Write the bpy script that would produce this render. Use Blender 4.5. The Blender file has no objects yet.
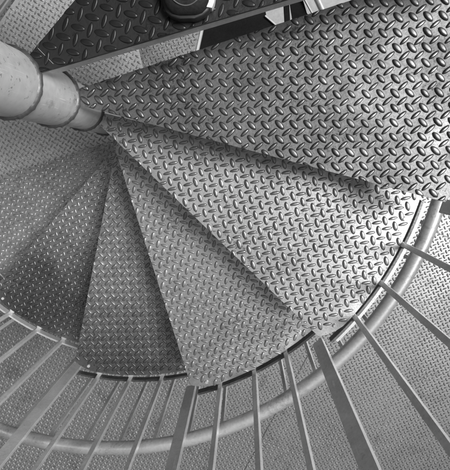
import bpy, bmesh, math, random
import numpy as np
from mathutils import Vector, Matrix
random.seed(7)
UNSEEN_WALLS = [(205, 4.5, 4.5, 5.0), (-65, 5.5, 5.5, 3.0), (115, 5.5, 5.5, 5.5)]
KTOP = -2
S = bpy.context.scene
COL = S.collection
R = math.radians

# ------------------------------------------------------------------ materials
def new_mat(name):
    m = bpy.data.materials.new(name); m.use_nodes = True
    nt = m.node_tree
    return m, nt, nt.nodes['Principled BSDF']

def steel(name, c0, c1, r0, r1, metal=0.85, scale=6.0, fine=90.0, bump=0.15, spots=0.0, spot_scale=5.0, spec=0.5, specks=0.0):
    """grey steel with mottled zinc, scratches and dirt; all from object coordinates"""
    m, nt, b = new_mat(name)
    N, L = nt.nodes, nt.links
    tc = N.new('ShaderNodeTexCoord')
    n1 = N.new('ShaderNodeTexNoise'); n1.inputs['Scale'].default_value = scale; n1.inputs['Detail'].default_value = 8; n1.inputs['Roughness'].default_value = .65
    n2 = N.new('ShaderNodeTexNoise'); n2.inputs['Scale'].default_value = fine; n2.inputs['Detail'].default_value = 4
    L.new(tc.outputs['Object'], n1.inputs['Vector']); L.new(tc.outputs['Object'], n2.inputs['Vector'])
    ad = N.new('ShaderNodeMath'); ad.operation = 'MULTIPLY_ADD'
    L.new(n2.outputs['Fac'], ad.inputs[0]); ad.inputs[1].default_value = .5; L.new(n1.outputs['Fac'], ad.inputs[2])
    cr = N.new('ShaderNodeValToRGB'); e = cr.color_ramp.elements
    e[0].position = .55; e[0].color = (c0, c0, c0, 1); e[1].position = .95; e[1].color = (c1, c1, c1, 1)
    L.new(ad.outputs[0], cr.inputs[0])
    col = cr.outputs[0]
    if spots > 0:
        n3 = N.new('ShaderNodeTexNoise'); n3.inputs['Scale'].default_value = spot_scale; n3.inputs['Detail'].default_value = 5
        n3.inputs['Roughness'].default_value = .7
        L.new(tc.outputs['Object'], n3.inputs['Vector'])
        r3 = N.new('ShaderNodeValToRGB'); q = r3.color_ramp.elements
        q[0].position = .56; q[0].color = (1, 1, 1, 1); q[1].position = .70; q[1].color = (1 - spots,) * 3 + (1,)
        L.new(n3.outputs['Fac'], r3.inputs[0])
        mx = N.new('ShaderNodeMix'); mx.data_type = 'RGBA'; mx.blend_type = 'MULTIPLY'; mx.inputs[0].default_value = 1
        L.new(col, mx.inputs[6]); L.new(r3.outputs[0], mx.inputs[7]); col = mx.outputs[2]
    if specks > 0:
        v = N.new('ShaderNodeTexNoise'); v.inputs['Scale'].default_value = 75; v.inputs['Detail'].default_value = 2; v.inputs['Roughness'].default_value = .8
        L.new(tc.outputs['Object'], v.inputs['Vector'])
        v2 = N.new('ShaderNodeTexNoise'); v2.inputs['Scale'].default_value = 4.5; v2.inputs['Detail'].default_value = 3
        L.new(tc.outputs['Object'], v2.inputs['Vector'])
        sm = N.new('ShaderNodeMath'); sm.operation = 'MULTIPLY_ADD'; L.new(v2.outputs['Fac'], sm.inputs[0]); sm.inputs[1].default_value = .55; L.new(v.outputs['Fac'], sm.inputs[2])
        r4 = N.new('ShaderNodeValToRGB'); q = r4.color_ramp.elements
        q[0].position = .90; q[0].color = (1, 1, 1, 1); q[1].position = .97; q[1].color = (1 - specks,) * 3 + (1,)
        L.new(sm.outputs[0], r4.inputs[0])
        m4 = N.new('ShaderNodeMix'); m4.data_type = 'RGBA'; m4.blend_type = 'MULTIPLY'; m4.inputs[0].default_value = 1
        L.new(col, m4.inputs[6]); L.new(r4.outputs[0], m4.inputs[7]); col = m4.outputs[2]
        # hairline scratches
        mp = N.new('ShaderNodeMapping'); mp.inputs['Rotation'].default_value = (0, 0, .9); mp.inputs['Scale'].default_value = (5, 160, 5)
        L.new(tc.outputs['Object'], mp.inputs['Vector'])
        v3 = N.new('ShaderNodeTexNoise'); v3.inputs['Scale'].default_value = 2.2; v3.inputs['Detail'].default_value = 3; L.new(mp.outputs[0], v3.inputs['Vector'])
        r5 = N.new('ShaderNodeValToRGB'); q = r5.color_ramp.elements
        q[0].position = .64; q[0].color = (1, 1, 1, 1); q[1].position = .74; q[1].color = (1.35, 1.35, 1.35, 1)
        L.new(v3.outputs['Fac'], r5.inputs[0])
        m5 = N.new('ShaderNodeMix'); m5.data_type = 'RGBA'; m5.blend_type = 'MULTIPLY'; m5.inputs[0].default_value = 1
        L.new(col, m5.inputs[6]); L.new(r5.outputs[0], m5.inputs[7]); col = m5.outputs[2]
    L.new(col, b.inputs['Base Color'])
    mr = N.new('ShaderNodeMapRange'); mr.inputs[1].default_value = .5; mr.inputs[2].default_value = 1.0
    mr.inputs[3].default_value = r1; mr.inputs[4].default_value = r0
    L.new(ad.outputs[0], mr.inputs[0]); L.new(mr.outputs[0], b.inputs['Roughness'])
    b.inputs['Metallic'].default_value = metal
    b.inputs['Specular IOR Level'].default_value = spec
    bp = N.new('ShaderNodeBump'); bp.inputs['Strength'].default_value = bump; bp.inputs['Distance'].default_value = .002
    L.new(n2.outputs['Fac'], bp.inputs['Height']); L.new(bp.outputs[0], b.inputs['Normal'])
    return m

M_PLATE = steel('galvanised_tread_plate', .42, .70, .32, .48, .85, 7, 160, .2, .3, 9, specks=.55)
M_LIT = steel('lit_tread_plate', .36, .58, .40, .54, .85, 7, 160, .2, .25, 9, specks=.55)  # plate tone painted for the step that catches open sky
M_LITLUG = steel('lit_lugs', .25, .42, .30, .42, .9, 14, 120, .15)
M_SHADED = steel('shaded_tread_plate', .11, .21, .44, .58, .85, 7, 160, .2, .3, 9, specks=.55)  # darker copy: the dim reflection on this step is put into its colour
M_SHADEDLUG = steel('shaded_lugs', .11, .22, .34, .46, .9, 14, 120, .15)
M_LUG = steel('worn_tread_lugs', .25, .46, .38, .5, .75, 14, 120, .15)
M_DARK = steel('deep_shade_tread_plate', .018, .03, .35, .5, .2, 7, 130, .3, specks=.55)  # near-black colour stands in for the shadow on the top step
M_DARKLUG = steel('deep_shade_lugs', .012, .022, .3, .4, .2, 14, 120, .2)
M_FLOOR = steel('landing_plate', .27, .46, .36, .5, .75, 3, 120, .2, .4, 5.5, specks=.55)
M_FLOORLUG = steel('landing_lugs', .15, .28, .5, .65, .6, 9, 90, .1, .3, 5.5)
M_BAR = steel('galvanised_bar', .58, .82, .30, .42, .4, 11, 150, .25, specks=.22)
M_EDGE = steel('dark_steel_edge', .09, .2, .4, .6, .6, 16, 140, .3)
M_PIPE = steel('galvanised_pipe', .45, .68, .33, .45, .55, 5, 120, .1, .3, 14, specks=.22)
M_POLE = steel('pale_painted_pole', .55, .74, .3, .45, .1, 3, 60, .03, .45, 16, specks=.55)
M_CONC = steel('pale_concrete', .3, .45, .8, .9, 0, 2, 30, .3)
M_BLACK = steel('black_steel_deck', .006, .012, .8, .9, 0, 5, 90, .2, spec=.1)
M_UNSEENWALL = steel('unseen_dark_wall', .05, .08, .8, .9, 0, 2, 30, .3)
M_WHITE = steel('white_painted_edge', .42, .55, .4, .5, 0, 8, 60, .1)
M_SHOE = steel('black_knit_fabric', .010, .03, .6, .8, 0, 20, 200, .3)
M_STITCH = steel('grey_thread', .10, .16, .5, .6, 0, 12, 90, .1)
M_RUBBER = steel('black_rubber', .018, .03, .4, .55, 0, 12, 90, .1)
M_SOLE = steel('white_rubber_sole', .75, .85, .4, .55, 0, 12, 60, .1)
M_DENIM = steel('dark_trouser_cloth', .015, .03, .8, .9, 0, 20, 250, .3)
M_SKINTONE = steel('skin', .3, .36, .5, .6, 0, 8, 60, .05)
M_SKIN = steel('sock', .02, .04, .8, .9, 0, 20, 200, .3)

def shade_patch(m, c, rad, dark):
    """ragged dark patch standing in for shade, multiplied into the colour round point c (object coordinates)"""
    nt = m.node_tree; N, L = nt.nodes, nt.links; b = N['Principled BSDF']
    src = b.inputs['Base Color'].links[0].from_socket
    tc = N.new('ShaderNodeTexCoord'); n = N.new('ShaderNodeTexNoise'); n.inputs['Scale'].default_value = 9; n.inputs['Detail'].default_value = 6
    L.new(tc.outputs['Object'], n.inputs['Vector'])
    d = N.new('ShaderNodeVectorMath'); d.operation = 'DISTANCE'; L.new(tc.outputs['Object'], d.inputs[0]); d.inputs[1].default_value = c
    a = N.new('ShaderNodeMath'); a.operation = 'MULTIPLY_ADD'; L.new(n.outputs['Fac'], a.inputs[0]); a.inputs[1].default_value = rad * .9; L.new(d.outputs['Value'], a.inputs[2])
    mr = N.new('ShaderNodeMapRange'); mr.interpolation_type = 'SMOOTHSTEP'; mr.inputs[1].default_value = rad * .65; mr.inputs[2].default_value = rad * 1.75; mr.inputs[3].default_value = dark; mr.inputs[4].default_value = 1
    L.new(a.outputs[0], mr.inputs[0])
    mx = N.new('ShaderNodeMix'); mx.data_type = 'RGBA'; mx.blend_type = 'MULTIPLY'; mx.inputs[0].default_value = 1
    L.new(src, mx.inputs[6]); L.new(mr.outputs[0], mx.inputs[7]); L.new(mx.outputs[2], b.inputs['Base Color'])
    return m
M_MID = steel('dull_zinc_tread_plate', .32, .54, .34, .5, .85, 7, 160, .2, .3, 9, specks=.55)
M_HALFSHADE = steel('half_shade_tread_plate', .30, .48, .36, .5, .85, 7, 160, .2, .3, 9, specks=.55)  # shade of the lowest step painted in as a duller plate tone
M_LITLANDING = steel('lit_landing_plate', .55, .80, .36, .5, .4, 3, 120, .2, .3, 5.5, specks=.4)  # light on the landing painted in as a brighter plate
M_LITLANDINGLUG = steel('lit_landing_lugs', .34, .55, .42, .55, .6, 9, 90, .1)
M_SHADE6 = shade_patch(steel('shade_patched_outer_plate', .30, .55, .32, .48, .85, 7, 160, .2, .3, 9, specks=.55), (-.80, -.50, 0), .36, .33)  # soft shade at the outer end painted into the plate
M_SHADE6LUG = shade_patch(steel('shade_patched_outer_lugs', .24, .45, .34, .46, .8, 14, 120, .15), (-.80, -.50, 0), .36, .33)

M_SHADE5 = shade_patch(steel('shade_patched_tread_plate', .32, .54, .34, .5, .85, 7, 160, .2, .3, 9, specks=.55), (-.52, -.92, 0), .36, .5)  # painted shade darkening the outer half of this step
M_SHADE5LUG = shade_patch(steel('shade_patched_lugs', .22, .40, .38, .5, .8, 14, 120, .15), (-.52, -.92, 0), .36, .5)

# ------------------------------------------------------------------ object helpers
def tag(o, label=None, cat=None, group=None, kind=None):
    if label: o['label'] = label
    if cat: o['category'] = cat
    if group: o['group'] = group
    if kind: o['kind'] = kind
    return o
def empty(name, loc=(0, 0, 0)):
    o = bpy.data.objects.new(name, None); COL.objects.link(o); o.location = loc
    o.empty_display_size = .1
    return o
def link_mesh(name, me, mats, parent=None):
    o = bpy.data.objects.new(name, me); COL.objects.link(o)
    for m in (mats if isinstance(mats, (list, tuple)) else [mats]):
        if m.name not in [x.name for x in me.materials if x]: me.materials.append(m)
    if parent: o.parent = parent
    return o
def from_bm(name, bm, mats, parent=None, smooth=False):
    me = bpy.data.meshes.new(name)
    bmesh.ops.recalc_face_normals(bm, faces=bm.faces)
    for f in bm.faces: f.smooth = smooth
    bm.to_mesh(me); bm.free()
    if smooth:
        try: me.set_sharp_from_angle(angle=R(40))
        except Exception: pass
    return link_mesh(name, me, mats, parent)

def prism(bm, pts, z0, z1, bev=0.0):
    """closed prism over a polygon of xy points"""
    vb = [bm.verts.new((x, y, z0)) for x, y in pts]; vt = [bm.verts.new((x, y, z1)) for x, y in pts]
    n = len(pts)
    bm.faces.new(vb[::-1]); bm.faces.new(vt)
    for i in range(n):
        j = (i + 1) % n; bm.faces.new((vb[i], vb[j], vt[j], vt[i]))
    return vb + vt
def box_between(bm, a, b, w, h, up=(0, 0, 1), bev=0.0012):
    """bar of section w x h from a to b"""
    a, b = Vector(a), Vector(b); d = (b - a).normalized(); u = Vector(up)
    s = d.cross(u).normalized(); t = s.cross(d).normalized()
    c = []
    for p in (a, b):
        for sx, sy in ((-1, -1), (1, -1), (1, 1), (-1, 1)):
            c.append(bm.verts.new(p + s * sx * w / 2 + t * sy * h / 2))
    fs = [(3, 2, 1, 0), (4, 5, 6, 7), (0, 1, 5, 4), (1, 2, 6, 5), (2, 3, 7, 6), (3, 0, 4, 7)]
    faces = [bm.faces.new([c[i] for i in f]) for f in fs]
    if bev > 0:
        ed = list({e for f in faces for e in f.edges})
        bmesh.ops.bevel(bm, geom=ed, offset=bev, segments=2, affect='EDGES', profile=.5)
def tube(bm, pts, rad, seg=20, closed=False):
    rings = []; n = len(pts); pts = [Vector(p) for p in pts]
    for i, p in enumerate(pts):
        a = pts[(i - 1) % n] if (closed or i > 0) else p
        b = pts[(i + 1) % n] if (closed or i < n - 1) else p
        d = (b - a).normalized(); ref = Vector((0, 0, 1)) if abs(d.z) < .9 else Vector((1, 0, 0))
        s = d.cross(ref).normalized(); t = s.cross(d)
        rings.append([bm.verts.new(p + (s * math.cos(k * 2 * math.pi / seg) + t * math.sin(k * 2 * math.pi / seg)) * rad) for k in range(seg)])
    for i in range(n if closed else n - 1):
        A, B = rings[i], rings[(i + 1) % n]
        for k in range(seg):
            bm.faces.new((A[k], A[(k + 1) % seg], B[(k + 1) % seg], B[k]))
    if not closed:
        bm.faces.new(rings[0][::-1]); bm.faces.new(rings[-1])
def lathe(bm, prof, seg=64, cx=0, cy=0):
    rings = [[bm.verts.new((cx + r * math.cos(2 * math.pi * k / seg), cy + r * math.sin(2 * math.pi * k / seg), z)) for k in range(seg)] for r, z in prof]
    for A, B in zip(rings, rings[1:]):
        for k in range(seg): bm.faces.new((A[k], A[(k + 1) % seg], B[(k + 1) % seg], B[k]))
    bm.faces.new(rings[0]); bm.faces.new(rings[-1][::-1])
def arc_bar(bm, r0, r1, a0, a1, z0, z1, seg=18, rf=None):
    """curved flat bar about the axis; angles in degrees"""
    secs = []
    for i in range(seg + 1):
        a = R(a0 + (a1 - a0) * i / seg); c, s = math.cos(a), math.sin(a)
        q = rf(i / seg) if rf else 0
        secs.append([bm.verts.new(((r + q) * c, (r + q) * s, z)) for r, z in ((r0, z0), (r1, z0), (r1, z1), (r0, z1))])
    for A, B in zip(secs, secs[1:]):
        for k in range(4): bm.faces.new((A[k], A[(k + 1) % 4], B[(k + 1) % 4], B[k]))
    bm.faces.new(secs[0][::-1]); bm.faces.new(secs[-1])

# ------------------------------------------------------------------ raised tear pattern
PITCH = .0345
def lug_template(nang, lv):
    """one almond shaped lug, long axis x, as (verts, triangles)"""
    a, b, H = .0150, .0062, .0050
    V = []
    for s, z in lv:
        for k in range(nang):
            t = 2 * math.pi * k / nang
            x = math.cos(t); y = math.sin(t) * (1 - .04 * abs(math.cos(t)))
            V.append((a * x * s, b * y * (s ** .9), z * H))
    V.append((0, 0, H))
    F = []
    for i in range(len(lv) - 1):
        for k in range(nang):
            p, q = i * nang + k, i * nang + (k + 1) % nang
            F += [(p, q, q + nang), (p, q + nang, p + nang)]
    o = (len(lv) - 1) * nang
    for k in range(nang): F.append((o + k, o + (k + 1) % nang, len(V) - 1))
    return np.array(V, float), np.array(F, int)
FINE = lug_template(16, [(1.0, -.1), (.95, .38), (.84, .70), (.62, .90), (.34, .98)])
MID = lug_template(12, [(1.0, -.1), (.86, .52), (.55, .92)])
COARSE = lug_template(8, [(1.0, -.1), (.74, .75)])

def lug_mesh(name, templ, bbox, rot, inside, clamp=None, jitter=.0004, z=0.0, phase=(0, 0)):
    """lugs on a square lattice turned by rot; inside(x,y)->mask of centres; clamp(verts)->verts"""
    V0, F0 = templ
    x0, y0, x1, y1 = bbox
    c, s = math.cos(rot), math.sin(rot)
    rad = math.hypot(x1 - x0, y1 - y0) / 2 + .1; mx, my = (x0 + x1) / 2, (y0 + y1) / 2
    n = int(rad / PITCH) + 1
    ii, jj = np.meshgrid(np.arange(-n, n + 1), np.arange(-n, n + 1)); ii = ii.ravel(); jj = jj.ravel()
    um, vm = c * mx + s * my, -s * mx + c * my
    ci, cj = round(um / PITCH), round(vm / PITCH)
    rng = np.random.default_rng(3)
    allV, allF, off = [], [], 0
    for sub, ang, wid in ((0.0, -46.0, 1.08), (0.5, 41.0, .80)):
        u = (ii + ci + sub + phase[0]) * PITCH; v = (jj + cj + sub + phase[1]) * PITCH
        u = u + rng.normal(0, jitter, u.shape); v = v + rng.normal(0, jitter, v.shape)
        X = c * u - s * v; Y = s * u + c * v
        ok = (X > x0) & (X < x1) & (Y > y0) & (Y < y1)
        ok &= inside(X, Y)
        X, Y = X[ok], Y[ok]
        A = rot + R(ang) + rng.normal(0, .03, X.shape)
        sc = 1 + rng.normal(0, .04, X.shape); hz = 1 + rng.normal(0, .08, X.shape)
        wear = np.sin(X * 7.3 + 1.1) * np.sin(Y * 6.1 - .7) + .6 * np.sin(X * 15 - Y * 11)
        hz = hz * (1 - .22 * np.clip(wear, 0, 1.2)); sc = sc * (1 - .05 * np.clip(wear, 0, 1))
        ca, sa = np.cos(A)[:, None], np.sin(A)[:, None]
        bx, by, bz = V0[:, 0][None], V0[:, 1][None] * wid, V0[:, 2][None]
        W = np.stack([X[:, None] + (ca * bx - sa * by) * sc[:, None], Y[:, None] + (sa * bx + ca * by) * sc[:, None], z + bz * hz[:, None]], -1).reshape(-1, 3)
        if clamp is not None: W = clamp(W)
        k = len(X)
        F = (F0[None] + (np.arange(k) * len(V0))[:, None, None]).reshape(-1, 3) + off
        off += k * len(V0); allV.append(W); allF.append(F)
    V = np.concatenate(allV); F = np.concatenate(allF)
    return V, F

def np_mesh(name, V, F, mat_index=0, smooth=True):
    me = bpy.data.meshes.new(name)
    me.vertices.add(len(V)); me.vertices.foreach_set('co', V.astype(np.float32).ravel())
    me.loops.add(F.size); me.loops.foreach_set('vertex_index', F.astype(np.int32).ravel())
    me.polygons.add(len(F)); me.polygons.foreach_set('loop_start', (np.arange(len(F)) * 3).astype(np.int32))
    me.polygons.foreach_set('use_smooth', np.full(len(F), smooth)); me.polygons.foreach_set('material_index', np.full(len(F), mat_index, np.int32))
    me.update(calc_edges=True)
    return me
def join_meshes(name, a, b):
    """append mesh b (triangles) to bmesh data of a"""
    bm = bmesh.new(); bm.from_mesh(a); bm.from_mesh(b)
    me = bpy.data.meshes.new(name); bm.to_mesh(me); bm.free()
    return me

# ------------------------------------------------------------------ the stair
H = .2; STEP = 29.53; A0 = 18.4          # rise, degrees per tread, front edge of tread zero
def front(k): return A0 - STEP * k
OUT = {1: 1.03, 2: 1.035, 3: 1.036, 4: 1.054, 5: 1.060, 6: 1.052, 7: 1.068}
CORNER = {3: 1.003, 4: 1.028, 5: 1.030, 6: 1.02}

def tread_outline(k, ext=31.2):
    """xy outline in world axes: front edge on a radius, back edge 31 degrees behind it"""
    f = front(k); b = f + ext; ro = OUT.get(k, 1.05); rc = CORNER.get(k, ro - .02)
    pts = [(.03 * math.cos(R(f)), .03 * math.sin(R(f)))]
    n = 22
    for i in range(n + 1):
        a = f + ext * i / n
        t = min(1, (ext * i / n) / 5.5)
        r = rc + (ro - rc) * (t * (2 - t))
        pts.append((r * math.cos(R(a)), r * math.sin(R(a))))
    pts.append((.03 * math.cos(R(b)), .03 * math.sin(R(b))))
    return pts, f, b, ro, rc

def build_tread(k, parent, pmat, lmat, templ):
    pts, f, b, ro, rc = tread_outline(k)
    bm = bmesh.new()
    prism(bm, pts, -.006, 0)
    # folded nosing under the front edge and a shallow one under the back edge
    cf, sf = math.cos(R(f)), math.sin(R(f)); nf = Vector((-sf, cf, 0))
    a = Vector((cf, sf, 0)) * .085 + nf * .0035; e = Vector((cf, sf, 0)) * (rc - .004) + nf * .0035
    nose = (a.copy(), e.copy())
    cb, sb = math.cos(R(b)), math.sin(R(b)); nb = Vector((sb, -cb, 0))
    a = Vector((cb, sb, 0)) * .085 + nb * .0035; e = Vector((cb, sb, 0)) * (ro - .006) + nb * .0035
    box_between(bm, a + Vector((0, 0, -.0175)), e + Vector((0, 0, -.0175)), .005, .022, bev=0)
    me = bpy.data.meshes.new('tread'); bmesh.ops.recalc_face_normals(bm, faces=bm.faces); bm.to_mesh(me); bm.free()
    n1 = np.array([-sf, cf]); n2 = np.array([sb, -cb]); ang_c = (f + b) / 2
    def inside(X, Y):
        d1 = X * n1[0] + Y * n1[1]; d2 = X * n2[0] + Y * n2[1]; r = np.hypot(X, Y)
        return (d1 > -.004) & (d2 > -.004) & (r > .078) & (r < ro - .008) & ((r < rc - .008) | (d1 > .09))
    def clamp(W):
        d = W[:, 0] * n1[0] + W[:, 1] * n1[1]; m = d < .0006
        W[m, 0] += (.0006 - d[m]) * n1[0]; W[m, 1] += (.0006 - d[m]) * n1[1]
        d = W[:, 0] * n2[0] + W[:, 1] * n2[1]; m = d < .0006
        W[m, 0] += (.0006 - d[m]) * n2[0]; W[m, 1] += (.0006 - d[m]) * n2[1]
        return W
    V, F = lug_mesh('lugs', templ, (-1.1, -1.1, 1.1, 1.1), R(ang_c), inside, clamp, phase=(.2 + .13 * k, .37 * k))
    if k == 1: V[:, 2] *= .5      # flattened so the lugs stay faint in the painted shade
    lm = np_mesh('lugs', V, F, 1)
    me2 = join_meshes('tread', me, lm)
    o = link_mesh('tread', me2, [pmat, lmat], parent)
    o.location = (0, 0, -k * H)
    bm = bmesh.new(); box_between(bm, nose[0] + Vector((0, 0, -.0225)), nose[1] + Vector((0, 0, -.0225)), .005, .032, bev=.0008)
    q = from_bm('nosing', bm, M_BAR); q.parent = o
    return o

stair = empty('spiral_staircase', (0, 0, -2.0))
tag(stair, 'grey steel spiral staircase of wedge-shaped tread-plate steps winding down round a pale pole', 'staircase')
def adopt(o, par=None):
    o.parent = par or stair
    o.matrix_parent_inverse = Matrix.Translation((0, 0, 2.0)) if (par is None or par is stair) else par.matrix_parent_inverse
    return o
class _P: pass

def stair_part(name, bm, mats, smooth=False):
    o = from_bm(name, bm, mats, None, smooth); o.parent = stair; o.matrix_parent_inverse = Matrix.Translation((0, 0, 2.0)); return o

treads = {}
for k in range(1, 8):
    pm, lm = {1: (M_DARK, M_DARKLUG), 2: (M_SHADED, M_SHADEDLUG), 3: (M_LIT, M_LITLUG), 5: (M_SHADE5, M_SHADE5LUG), 6: (M_SHADE6, M_SHADE6LUG), 7: (M_HALFSHADE, M_LUG)}.get(k, (M_PLATE, M_LUG))  # plate colours carry the light and shade of each step
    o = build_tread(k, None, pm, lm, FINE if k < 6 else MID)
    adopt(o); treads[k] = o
tag(treads[1], 'step coloured near black for its shade, with faint lugs, under the shoe')
# flight above the camera: the same step repeated
def upper_range(): return range(-11, 1)
proto = build_tread(0, None, M_PLATE, M_LUG, COARSE); adopt(proto); treads[0] = proto
for k in range(KTOP, 0):
    c = proto.copy(); COL.objects.link(c); c.location = (0, 0, -k * H); c.rotation_euler = (0, 0, R(-STEP * k)); treads[k] = c
    q = proto.children[0].copy(); COL.objects.link(q); q.parent = c

# parts carried by a tread: child in world coordinates of its tread
def tread_part(k, name, bm, mats, smooth=False):
    o = from_bm(name, bm, mats, None, smooth)
    t = treads[k]; o.parent = t
    o.matrix_parent_inverse = (Matrix.Translation((0, 0, 0)) if False else Matrix.Translation((0, 0, k * H)) if k >= 0 else (Matrix.Translation((0, 0, -k * H)) @ Matrix.Rotation(R(-STEP * k), 4, 'Z')).inverted())
    return o

# centre pole with a sleeve over every tread hub
bm = bmesh.new(); lathe(bm, [(.056, -2.0), (.056, -KTOP * H + .25)], 64); stair_part('centre_pole', bm, M_POLE, True)
SL = {1: .0690, 2: .0683, 3: .062}
for k in range(KTOP, 9):
    r = SL.get(k, .062 if k > 3 else .067)
    z0 = -k * H + .002; z1 = z0 + H - .0012
    bm = bmesh.new(); lathe(bm, [(r - .001, z0), (r, z0 + .001), (r, z1 - .001), (r - .001, z1)], 72)
    s = stair_part('hub_sleeve', bm, M_POLE, True)

for k in range(1, 8):
    r_ = SL.get(k, .062); z = -k * H
    bm = bmesh.new(); n = 72; rings = []
    for i in range(n):
        a = 2 * math.pi * i / n; wob = .0008 * math.sin(i * 2.3) + .0006 * math.sin(i * 5.1 + k)
        rings.append([bm.verts.new(((r_ + dr) * math.cos(a), (r_ + dr) * math.sin(a), z + dz)) for dr, dz in ((-.001, .007 + wob), (.0025, .0055 + wob), (.0055 + wob, .002), (.0065 + wob, -.001), (-.001, -.001))])
    for i in range(n):
        A, B = rings[i], rings[(i + 1) % n]
        for q in range(5): bm.faces.new((A[q], A[(q + 1) % 5], B[(q + 1) % 5], B[q]))
    tread_part(k, 'weld_bead', bm, M_EDGE, True)
# balustrade of each tread: curved edge bar, brackets, three balusters, one post
BAR_R = {1: 1.055, 2: 1.055, 3: 1.056, 4: 1.078, 5: 1.093, 6: 1.086, 7: 1.084}
BAL = {3: (-48.8, -56.2, -63.5), 4: (-79.3, -86.7, -94.3), 5: (-109.0, -116.3, -123.6), 6: (-137.0, -143.9, -152.0)}
POST = {3: -71.6, 4: -100.6, 5: -129.4, 2: -41.2}
def bal_angles(k):
    if k in BAL: return BAL[k]
    f = front(k); return (f + 7.6, f + 14.9, f + 22.2)
def rail_z(a): return -(A0 + 14.8 - a) / STEP * H + .953     # underside of the handrail at angle a
def rail_r(k): return BAR_R.get(k, 1.07)
def square_bar(bm, r, a, z0, z1, wt, wr):
    """upright flat bar: wt along the arc, wr along the radius"""
    c, s = math.cos(R(a)), math.sin(R(a))
    box_between(bm, (r * c, r * s, z0), (r * c, r * s, z1), wt, wr, up=(c, s, 0), bev=.0012)
for k in range(KTOP, 8):
    f = front(k); rr = rail_r(k); z = -k * H
    bm = bmesh.new()
    arc_bar(bm, rr - .004, rr + .004, f + .6, f + 29.2, z - {6: .032, 5: .038, 4: .044}.get(k, .052), z - {6: .004, 5: .012, 4: .014}.get(k, .022), 20)
    tread_part(k, 'edge_bar', bm, M_EDGE if k in (3, 4, 5) else M_BAR)
    if k == 3:
        # flat toothed strip lying between the plate and the ring rail
        bm = bmesh.new(); arc_bar(bm, rr + .008, rr + .024, f + 1.2, f + 29, z - .05, z - .046, 20)
        tread_part(k, 'flat_strip', bm, M_BAR)
    ba = bal_angles(k)
    for a in ba:
        bm = bmesh.new(); square_bar(bm, rr + .0, a, z - .055, rail_z(a), .016, .016)
        stair_part('baluster', bm, M_BAR)
        if k > 0:
            bm = bmesh.new(); c, s = math.cos(R(a)), math.sin(R(a))
            ro = OUT.get(k, 1.05)
            box_between(bm, ((ro - .03) * c, (ro - .03) * s, z - .016), ((rr - .0085) * c, (rr - .0085) * s, z - .030), .022, .005, bev=.001)
            tread_part(k, 'bracket', bm, M_BAR)
    a = POST.get(k, f - .6)
    bm = bmesh.new(); square_bar(bm, rr - .012, a, z - .06, rail_z(a), .038, .016)
    stair_part('post', bm, M_BAR)
    # bolts along the outer edge
    if k in (2, 3, 4, 5, 6):
        for da in (3.4, 25.5):
            bm = bmesh.new(); aa = R(f + da); ro = OUT[k] - .022
            lathe(bm, [(.007, z + .0002), (.007, z + .004), (.0055, z + .0058)], 6, ro * math.cos(aa), ro * math.sin(aa))
            tread_part(k, 'bolt', bm, M_BAR)
# handrail of the stair, a helix above the balusters
pts = []
for i in range(KTOP * 100 - 60, 700, 6):
    k = i / 100.0; a = front(k) + 14.8
    r = np.interp(k, [-30, 2, 3, 4, 5, 7], [1.07, 1.055, 1.058, 1.074, 1.086, 1.084])
    pts.append((r * math.cos(R(a)), r * math.sin(R(a)), -k * H + .965))
bm = bmesh.new(); tube(bm, pts, .021, 16); stair_part('handrail', bm, M_PIPE, True)
# hairline seam across the dark step
bm = bmesh.new(); box_between(bm, (.0858, .0441, -.1992), (.1045, -.012, -.1992), .0006, .001, bev=0)
tread_part(1, 'weld_seam', bm, M_BAR)

# ------------------------------------------------------------------ ring guard rail round the stair well
ring = empty('ring_guard_rail', (0, 0, -2.0))
tag(ring, 'round tubular steel guard rail circling outside the lower steps of the staircase', 'guard rail')
def ring_part(name, bm, mats, smooth=False):
    o = from_bm(name, bm, mats, None, smooth); o.parent = ring; o.matrix_parent_inverse = Matrix.Translation((0, 0, 2.0)); return o
def ring_r(a): return 1.126 + .027 * math.cos(R(a + 150))
bm = bmesh.new()
tube(bm, [(ring_r(a) * math.cos(R(a)), ring_r(a) * math.sin(R(a)), -.655) for a in np.arange(-200, -12, 2.0)], .0225, 28)
ring_part('top_rail', bm, M_PIPE, True)
for i in range(-9, 19):
    a = -75.8 - 6.3 * i
    if a > -15 or a < -199: continue
    bm = bmesh.new(); square_bar(bm, ring_r(a) - .002, a, -1.995, -.672, .013, .013)
    ring_part('baluster', bm, M_BAR)
bm = bmesh.new()
arc_bar(bm, 1.105, 1.145, -199, -15, -1.997, -1.985, 60); ring_part('base_plate', bm, M_EDGE)

# ------------------------------------------------------------------ floors
def floor_obj(name, outline, z, rot, bbox, inside, templ, th=.02, parent=None, phase=(0, 0), mats=None):
    bm = bmesh.new(); prism(bm, outline, z - th, z)
    me = bpy.data.meshes.new(name); bmesh.ops.recalc_face_normals(bm, faces=bm.faces); bm.to_mesh(me); bm.free()
    V, F = lug_mesh('l', templ, bbox, rot, inside, None, z=z, phase=phase)
    me2 = join_meshes(name, me, np_mesh('l', V, F, 1))
    return link_mesh(name, me2, list(mats or (M_FLOOR, M_FLOORLUG)), parent)
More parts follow.
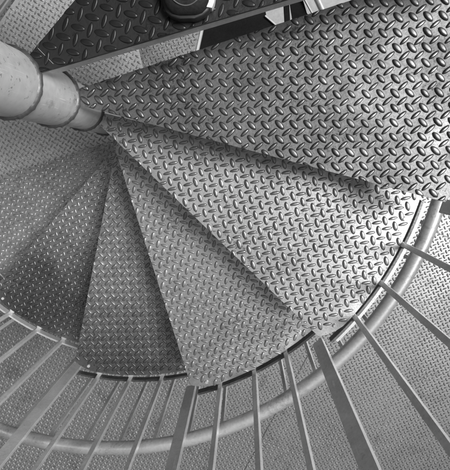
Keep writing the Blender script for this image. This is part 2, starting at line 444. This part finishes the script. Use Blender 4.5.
# lower landing with a rectangular-cornered opening towards +x +y
ZB = -2.0
def half(X, Y, p, q): return (q[0] - p[0]) * (Y - p[1]) - (q[1] - p[1]) * (X - p[0])   # >0 left of p->q
G0 = (.28, .25); G1 = (1.75, 2.02); G2 = (3.4, 1.2); G3 = (2.6, -.55)
outB = [(-2.6, -3.2), (3.4, -3.2), (3.4, -.8), G3, G0, G1, (1.75, 2.6), (-2.6, 2.6)]
def inB(X, Y):
    hole = (half(X, Y, G0, G1) < .012) & (half(X, Y, G3, G0) < .02) 
    return ~hole & (np.hypot(X, Y) > .1)
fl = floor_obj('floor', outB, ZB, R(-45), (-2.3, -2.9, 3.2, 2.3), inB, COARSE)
tag(fl, 'grey tread-plate floor of the lower landing, stained in places', None, None, 'structure')
# weld seam between two floor plates
for p_, q_ in (((.28, -1.62, ZB + .0015), (-1.6, -3.1, ZB + .0015)), ((1.02, -1.0, ZB + .0015), (2.7, -2.9, ZB + .0015))):
    bm = bmesh.new(); box_between(bm, p_, q_, .006, .003, bev=.001)
    q = from_bm('seam', bm, M_EDGE); q.parent = fl
# upper landing (quarter platform)
ZA = -1.68
e24 = (math.cos(R(24)), math.sin(R(24)))
P0 = (-.463, .916)
pa = (P0[0] - e24[0] * 1.6, P0[1] - e24[1] * 1.6); pb = (P0[0] + e24[0] * .86, P0[1] + e24[1] * .86)
outA = [(.02, .10), pb, pa, (-2.0, -.7), (-.0, -.0)]
outA = [(.018, .07), pb, pa, (-1.95, -.35), (-.07, -.012)]
def inA(X, Y):
    ok = np.ones_like(X, bool)
    n = len(outA)
    area = sum(outA[i][0] * outA[(i + 1) % n][1] - outA[(i + 1) % n][0] * outA[i][1] for i in range(n))
    sg = 1 if area > 0 else -1
    for i in range(n):
        p, q = outA[i], outA[(i + 1) % n]; L = math.hypot(q[0] - p[0], q[1] - p[1])
        ok &= sg * half(X, Y, p, q) / L > .009
    return ok
la = floor_obj('landing', outA, ZA, R(-11), (-2.2, -.8, .8, 1.6), inA, COARSE, th=.012, phase=(.3, .1), mats=(M_LITLANDING, M_LITLANDINGLUG))
tag(la, 'grey tread-plate landing beside the lowest step', None, None, 'structure')
# pale angle trim along the far side of the landing
tr = empty('landing_trim', (P0[0], P0[1], ZA))
tag(tr, 'pair of bright steel bars along the far edge of the landing, at upper left', 'trim')
nn = (-e24[1], e24[0])
for off, zz in ((.016, .012), (.042, .004)):
    bm = bmesh.new()
    box_between(bm, (pa[0] + nn[0] * off, pa[1] + nn[1] * off, ZA + zz), (pb[0] + nn[0] * off, pb[1] + nn[1] * off, ZA + zz), .009, .02)
    o = from_bm('bar', bm, M_WHITE); o.parent = tr; o.matrix_parent_inverse = Matrix.Translation((-P0[0], -P0[1], -ZA))

# ground far below, seen through the opening
bm = bmesh.new(); prism(bm, [(-40, -40), (40, -40), (40, 40), (-40, 40)], -5.2, -5.0)
g = from_bm('ground', bm, M_CONC); tag(g, 'pale concrete ground seen through the gap beyond the landing', None, None, 'structure')
# bright edge strip of the opening
bm = bmesh.new()
d = Vector((G1[0] - G0[0], G1[1] - G0[1], 0)).normalized(); nrm = Vector((d.y, -d.x, 0))
box_between(bm, Vector((G0[0], G0[1], ZB - .006)) + nrm * .009, Vector((G1[0], G1[1], ZB - .006)) + nrm * .009, .014, .03)
o = from_bm('edge_strip', bm, M_WHITE); tag(o, 'white steel strip edging the landing beside the dark opening', 'edge strip')

# dark decks, bars and tube below the opening
zV = -2.3
def deck(name, poly, z, th, mat): 
    bm = bmesh.new(); prism(bm, poly, z - th, z); return from_bm(name, bm, mat)
d1 = empty('lower_deck', (.6, .6, zV))
tag(d1, 'black steel deck below the opening, right of the white edge strip', 'deck')
def kid(o, par):
    o.parent = par; o.matrix_parent_inverse = Matrix.Translation(-Vector(par.location)); return o
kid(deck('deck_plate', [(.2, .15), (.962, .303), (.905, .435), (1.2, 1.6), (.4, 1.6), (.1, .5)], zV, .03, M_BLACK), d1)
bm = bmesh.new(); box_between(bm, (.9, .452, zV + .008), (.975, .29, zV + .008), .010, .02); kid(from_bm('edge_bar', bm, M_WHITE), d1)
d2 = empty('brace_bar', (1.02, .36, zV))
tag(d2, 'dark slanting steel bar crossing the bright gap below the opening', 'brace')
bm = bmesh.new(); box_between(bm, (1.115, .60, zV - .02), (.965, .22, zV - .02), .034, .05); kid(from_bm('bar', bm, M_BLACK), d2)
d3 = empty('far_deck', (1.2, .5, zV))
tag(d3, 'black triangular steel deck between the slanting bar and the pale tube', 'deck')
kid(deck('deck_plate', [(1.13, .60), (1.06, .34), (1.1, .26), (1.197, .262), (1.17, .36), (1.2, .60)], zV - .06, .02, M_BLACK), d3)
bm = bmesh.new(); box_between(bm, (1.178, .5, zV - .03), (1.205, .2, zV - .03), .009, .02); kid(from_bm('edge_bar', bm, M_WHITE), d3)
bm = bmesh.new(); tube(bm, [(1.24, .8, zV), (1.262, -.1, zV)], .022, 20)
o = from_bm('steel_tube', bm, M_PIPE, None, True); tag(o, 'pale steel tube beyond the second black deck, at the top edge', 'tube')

# ------------------------------------------------------------------ the shoe standing on the dark step
person = empty('person', (.40, .03, -.2 + .003))
tag(person, 'person in black trainer with white side sole standing on the dark top step', 'person')
def foot(par, tip):
    axis = Vector((.4266, .8926, 0)).normalized(); side = Vector((axis.y, -axis.x, 0))
    def loft(name, secs, mat, ns=32, power=2.4, smooth=True):
        bm = bmesh.new(); rings = []
        for (t, w, z0, z1, xo) in secs:
            r = []
            for k in range(ns):
                th = 2 * math.pi * k / ns; cx, sy = math.cos(th), math.sin(th)
                x = math.copysign(abs(cx) ** (2 / power), cx) * w + xo
                z = (z0 + z1) / 2 + math.copysign(abs(sy) ** (2 / power), sy) * (z1 - z0) / 2
                r.append(bm.verts.new(tip + axis * t + side * x + Vector((0, 0, z))))
            rings.append(r)
        for A, B in zip(rings, rings[1:]):
            for k in range(ns): bm.faces.new((A[k], A[(k + 1) % ns], B[(k + 1) % ns], B[k]))
        bm.faces.new(rings[0][::-1]); bm.faces.new(rings[-1])
        o = from_bm(name, bm, mat, None, smooth); kid(o, par); return o
    def width(t):
        return np.interp(t, [0, .004, .014, .03, .055, .09, .14, .2, .26, .285, .297], [.016, .030, .041, .048, .051, .052, .046, .038, .037, .030, .012])
    T = [0, .002, .006, .014, .024, .04, .06, .085, .11, .14, .17, .2, .24, .27, .287, .295]
    sole = loft('sole', [(t, width(t) + .001, .0, .020 if t > .03 else .024, .002) for t in T], M_RUBBER, power=5)
    # white stripe on the outer side of the sole
    bm = bmesh.new(); prev = None; vs = []
    for t in np.linspace(.018, .26, 26):
        w = width(t) + .001 + .003
        p = tip + axis * t + side * (w + .002)
        q = side * .006
        ring_ = [bm.verts.new(p + Vector((0, 0, .004)) - q), bm.verts.new(p + Vector((0, 0, .004))), bm.verts.new(p + Vector((0, 0, .023))), bm.verts.new(p + Vector((0, 0, .030)) - q * 1.9)]
        if prev:
            for k in range(4): bm.faces.new((prev[k], prev[(k + 1) % 4], ring_[(k + 1) % 4], ring_[k]))
        else: bm.faces.new(ring_[::-1])
        prev = ring_
    bm.faces.new(prev); kid(from_bm('sole_stripe', bm, M_SOLE, None, True), par)
    up = []
    for t in T[1:]:
        hgt = np.interp(t, [0, .006, .02, .04, .08, .13, .17, .22, .295], [.022, .034, .046, .052, .062, .080, .100, .095, .075])
        up.append((t + .003, max(.004, width(t) - .004), .012, hgt, .002))
    loft('upper', up, M_SHOE, power=2.3)
    # stitched ridges curving over the toe
    for j in range(7):
        bm = bmesh.new(); pp = []
        t0 = .014 + .0085 * j
        for a in np.linspace(-1.25, 1.25, 22):
            t = t0 + .030 * (1 - math.cos(a)) * 1.2
            w = (width(t0 + .012) - .012) * math.sin(a)
            hh = np.interp(t, [0, .006, .02, .04, .08, .13], [.022, .034, .046, .052, .062, .080])
            ww = max(.004, width(t) - .004)
            zc = (.012 + hh) / 2; hz = (hh - .012) / 2
            u = min(.98, abs(w) / ww)
            z = zc + hz * (1 - u ** 2.3) ** (1 / 2.3)
            pp.append(tip + axis * (t + .003) + side * (w + .002) + Vector((0, 0, z)))
        tube(bm, pp, .0012, 8); kid(from_bm('stitching', bm, M_STITCH, None, True), par)

tip0 = Vector((.366, -.086, -.197)) + Vector((.4266, .8926, 0)) * .026 + Vector((.8926, -.4266, 0)) * .005
foot(person, tip0)
AX = Vector((.4266, .8926, 0)).normalized(); SD = Vector((AX.y, -AX.x, 0))
foot(person, tip0 - SD * .17 + AX * .14)
def skin_body(name, chain, mat, par, sub=2):
    """chain: list of (points, radii, start index or None); one continuous skinned surface"""
    verts, rad, edges = [], [], []
    for pts, rr, root in chain:
        prev = root
        for p, r_ in zip(pts, rr):
            verts.append(p); rad.append(r_ if isinstance(r_, tuple) else (r_, r_)); idx = len(verts) - 1
            if prev is not None: edges.append((prev, idx))
            prev = idx
    me = bpy.data.meshes.new(name); me.from_pydata([tuple(v) for v in verts], edges, []); 
    o = bpy.data.objects.new(name, me); COL.objects.link(o)
    sk = o.modifiers.new('skin', 'SKIN'); sk.use_smooth_shade = True
    for v, r_ in zip(me.skin_vertices[0].data, rad): v.radius = r_
    me.skin_vertices[0].data[0].use_root = True
    sb = o.modifiers.new('sub', 'SUBSURF'); sb.levels = sub; sb.render_levels = sub
    me.materials.append(mat)
    kid(o, par); return o
def PT(side_, ax_, z): return tip0 + SD * side_ + AX * ax_ + Vector((0, 0, z + .197))
# trousers: hips, two legs; jacket: trunk and sleeves; both dark
hip = PT(-.085, .30, .66)
skin_body('trousers', [
    ([hip, PT(.0, .29, .60), PT(.015, .26, .22), PT(.005, .235, -.08)], [(.15, .12), .095, .062, .05], None),
    ([PT(-.17, .33, .60), PT(-.185, .35, .22), PT(-.172, .375, -.08)], [.095, .062, .05], 0)], M_DENIM, person)
skin_body('jacket', [
    ([PT(-.085, .30, .70), PT(-.085, .27, .92), PT(-.085, .20, 1.12), PT(-.085, .16, 1.20)], [(.155, .125), (.165, .12), (.17, .11), (.06, .06)], None),
    ([PT(.12, .18, 1.13), PT(.17, .10, .88), PT(.05, -.16, .84)], [.062, .050, .036], 2),
    ([PT(-.29, .18, 1.13), PT(-.34, .10, .88), PT(-.19, -.16, .84)], [.062, .050, .036], 2)], M_DENIM, person)
skin_body('body', [
    ([PT(-.085, .16, 1.20), PT(-.085, .12, 1.27), PT(-.085, .07, 1.36), PT(-.085, .05, 1.43)], [.05, .06, (.085, .10), (.06, .07)], None)], M_SKINTONE, person)
for sx in (1, -1):
    cx_ = -.07 + sx * .12
    ch = [([PT(cx_, -.16, .84), PT(cx_ - sx * .02, -.20, .835), PT(cx_ - sx * .035, -.235, .83)], [.026, .030, .024], None)]
    for f_ in range(4):
        o_ = (f_ - 1.5) * .019
        ch.append(([PT(cx_ - sx * .045, -.262, .83 + o_ * .9), PT(cx_ - sx * .062, -.272, .83 + o_ * .9), PT(cx_ - sx * .074, -.262, .83 + o_ * .9)], [.0085, .008, .0075], 2))
    ch.append(([PT(cx_ - sx * .03, -.205, .872), PT(cx_ - sx * .05, -.225, .885)], [.010, .009], 1))
    skin_body('hand', ch, M_SKINTONE, person)

# ------------------------------------------------------------------ dark walls added out of view to darken what the steel reflects
def unseen_wall(name, az, dist, half_w, z1, label):
    c, s_ = math.cos(R(az)), math.sin(R(az)); t = (-s_, c)
    a = (c * dist + t[0] * half_w, s_ * dist + t[1] * half_w); b = (c * dist - t[0] * half_w, s_ * dist - t[1] * half_w)
    bm = bmesh.new(); prism(bm, [a, b, (b[0] + c * .3, b[1] + s_ * .3), (a[0] + c * .3, a[1] + s_ * .3)], -5, z1)
    o = from_bm(name, bm, M_UNSEENWALL); tag(o, label, 'wall')
for az, dist, hw, z1 in UNSEEN_WALLS: unseen_wall('unseen_wall', az, dist, hw, z1, {205: 'dark wall, added out of view, on the far side of the landing', -65: 'low dark wall, added out of view, beyond the ring guard rail', 115: 'tall dark wall, added out of view, behind the person'}[az])

# ------------------------------------------------------------------ camera
cam = bpy.data.cameras.new('camera'); co = bpy.data.objects.new('camera', cam); COL.objects.link(co); S.camera = co
rows = [[0.8983194975181952, 0.42657747371202687, 0.105136764740385], [-0.4368861548439395, 0.8926125256887668, 0.1112356358778425], [-0.0463957765781261, -0.14585793740806713, 0.9882170277883151]]
m = Matrix(rows).to_4x4(); m.translation = Vector((0.364140069440522, -0.35696799721224215, 0.6638107013825517)); co.matrix_world = m
cam.sensor_fit = 'HORIZONTAL'; cam.sensor_width = 36; cam.lens = 420 / 450 * 36
cam.shift_x = 0; cam.shift_y = -10 / 450
cam.clip_start = .02; cam.clip_end = 500

# ------------------------------------------------------------------ light (the photograph is black and white: neutral sky and sun)
SUN_AZ, SUN_EL = -13.0, 58.0        # azimuth counter-clockwise from +x
W = bpy.data.worlds.new('World'); S.world = W; W.use_nodes = True
nt = W.node_tree; bg = nt.nodes['Background']
sky = nt.nodes.new('ShaderNodeTexSky'); sky.sky_type = 'NISHITA'; sky.sun_disc = False
sky.sun_elevation = R(SUN_EL); sky.sun_rotation = R(90 - SUN_AZ); sky.air_density = 1.5; sky.dust_density = 3
bw = nt.nodes.new('ShaderNodeRGBToBW'); nt.links.new(sky.outputs[0], bw.inputs[0]); nt.links.new(bw.outputs[0], bg.inputs['Color'])
bg.inputs['Strength'].default_value = .07
sun = bpy.data.lights.new('sun', 'SUN'); so = bpy.data.objects.new('sun', sun); COL.objects.link(so)
sun.energy = 3.4; sun.angle = R(22); sun.color = (1, 1, 1)
dirv = Vector((math.cos(R(SUN_AZ)) * math.cos(R(SUN_EL)), math.sin(R(SUN_AZ)) * math.cos(R(SUN_EL)), math.sin(R(SUN_EL))))
so.rotation_euler = dirv.to_track_quat('Z', 'Y').to_euler()
S.view_settings.view_transform = 'Standard'; S.view_settings.look = 'None'; S.view_settings.gamma = 1
S.view_settings.exposure = 0.1; S.view_settings.use_curve_mapping = False
S.render.engine = 'CYCLES'
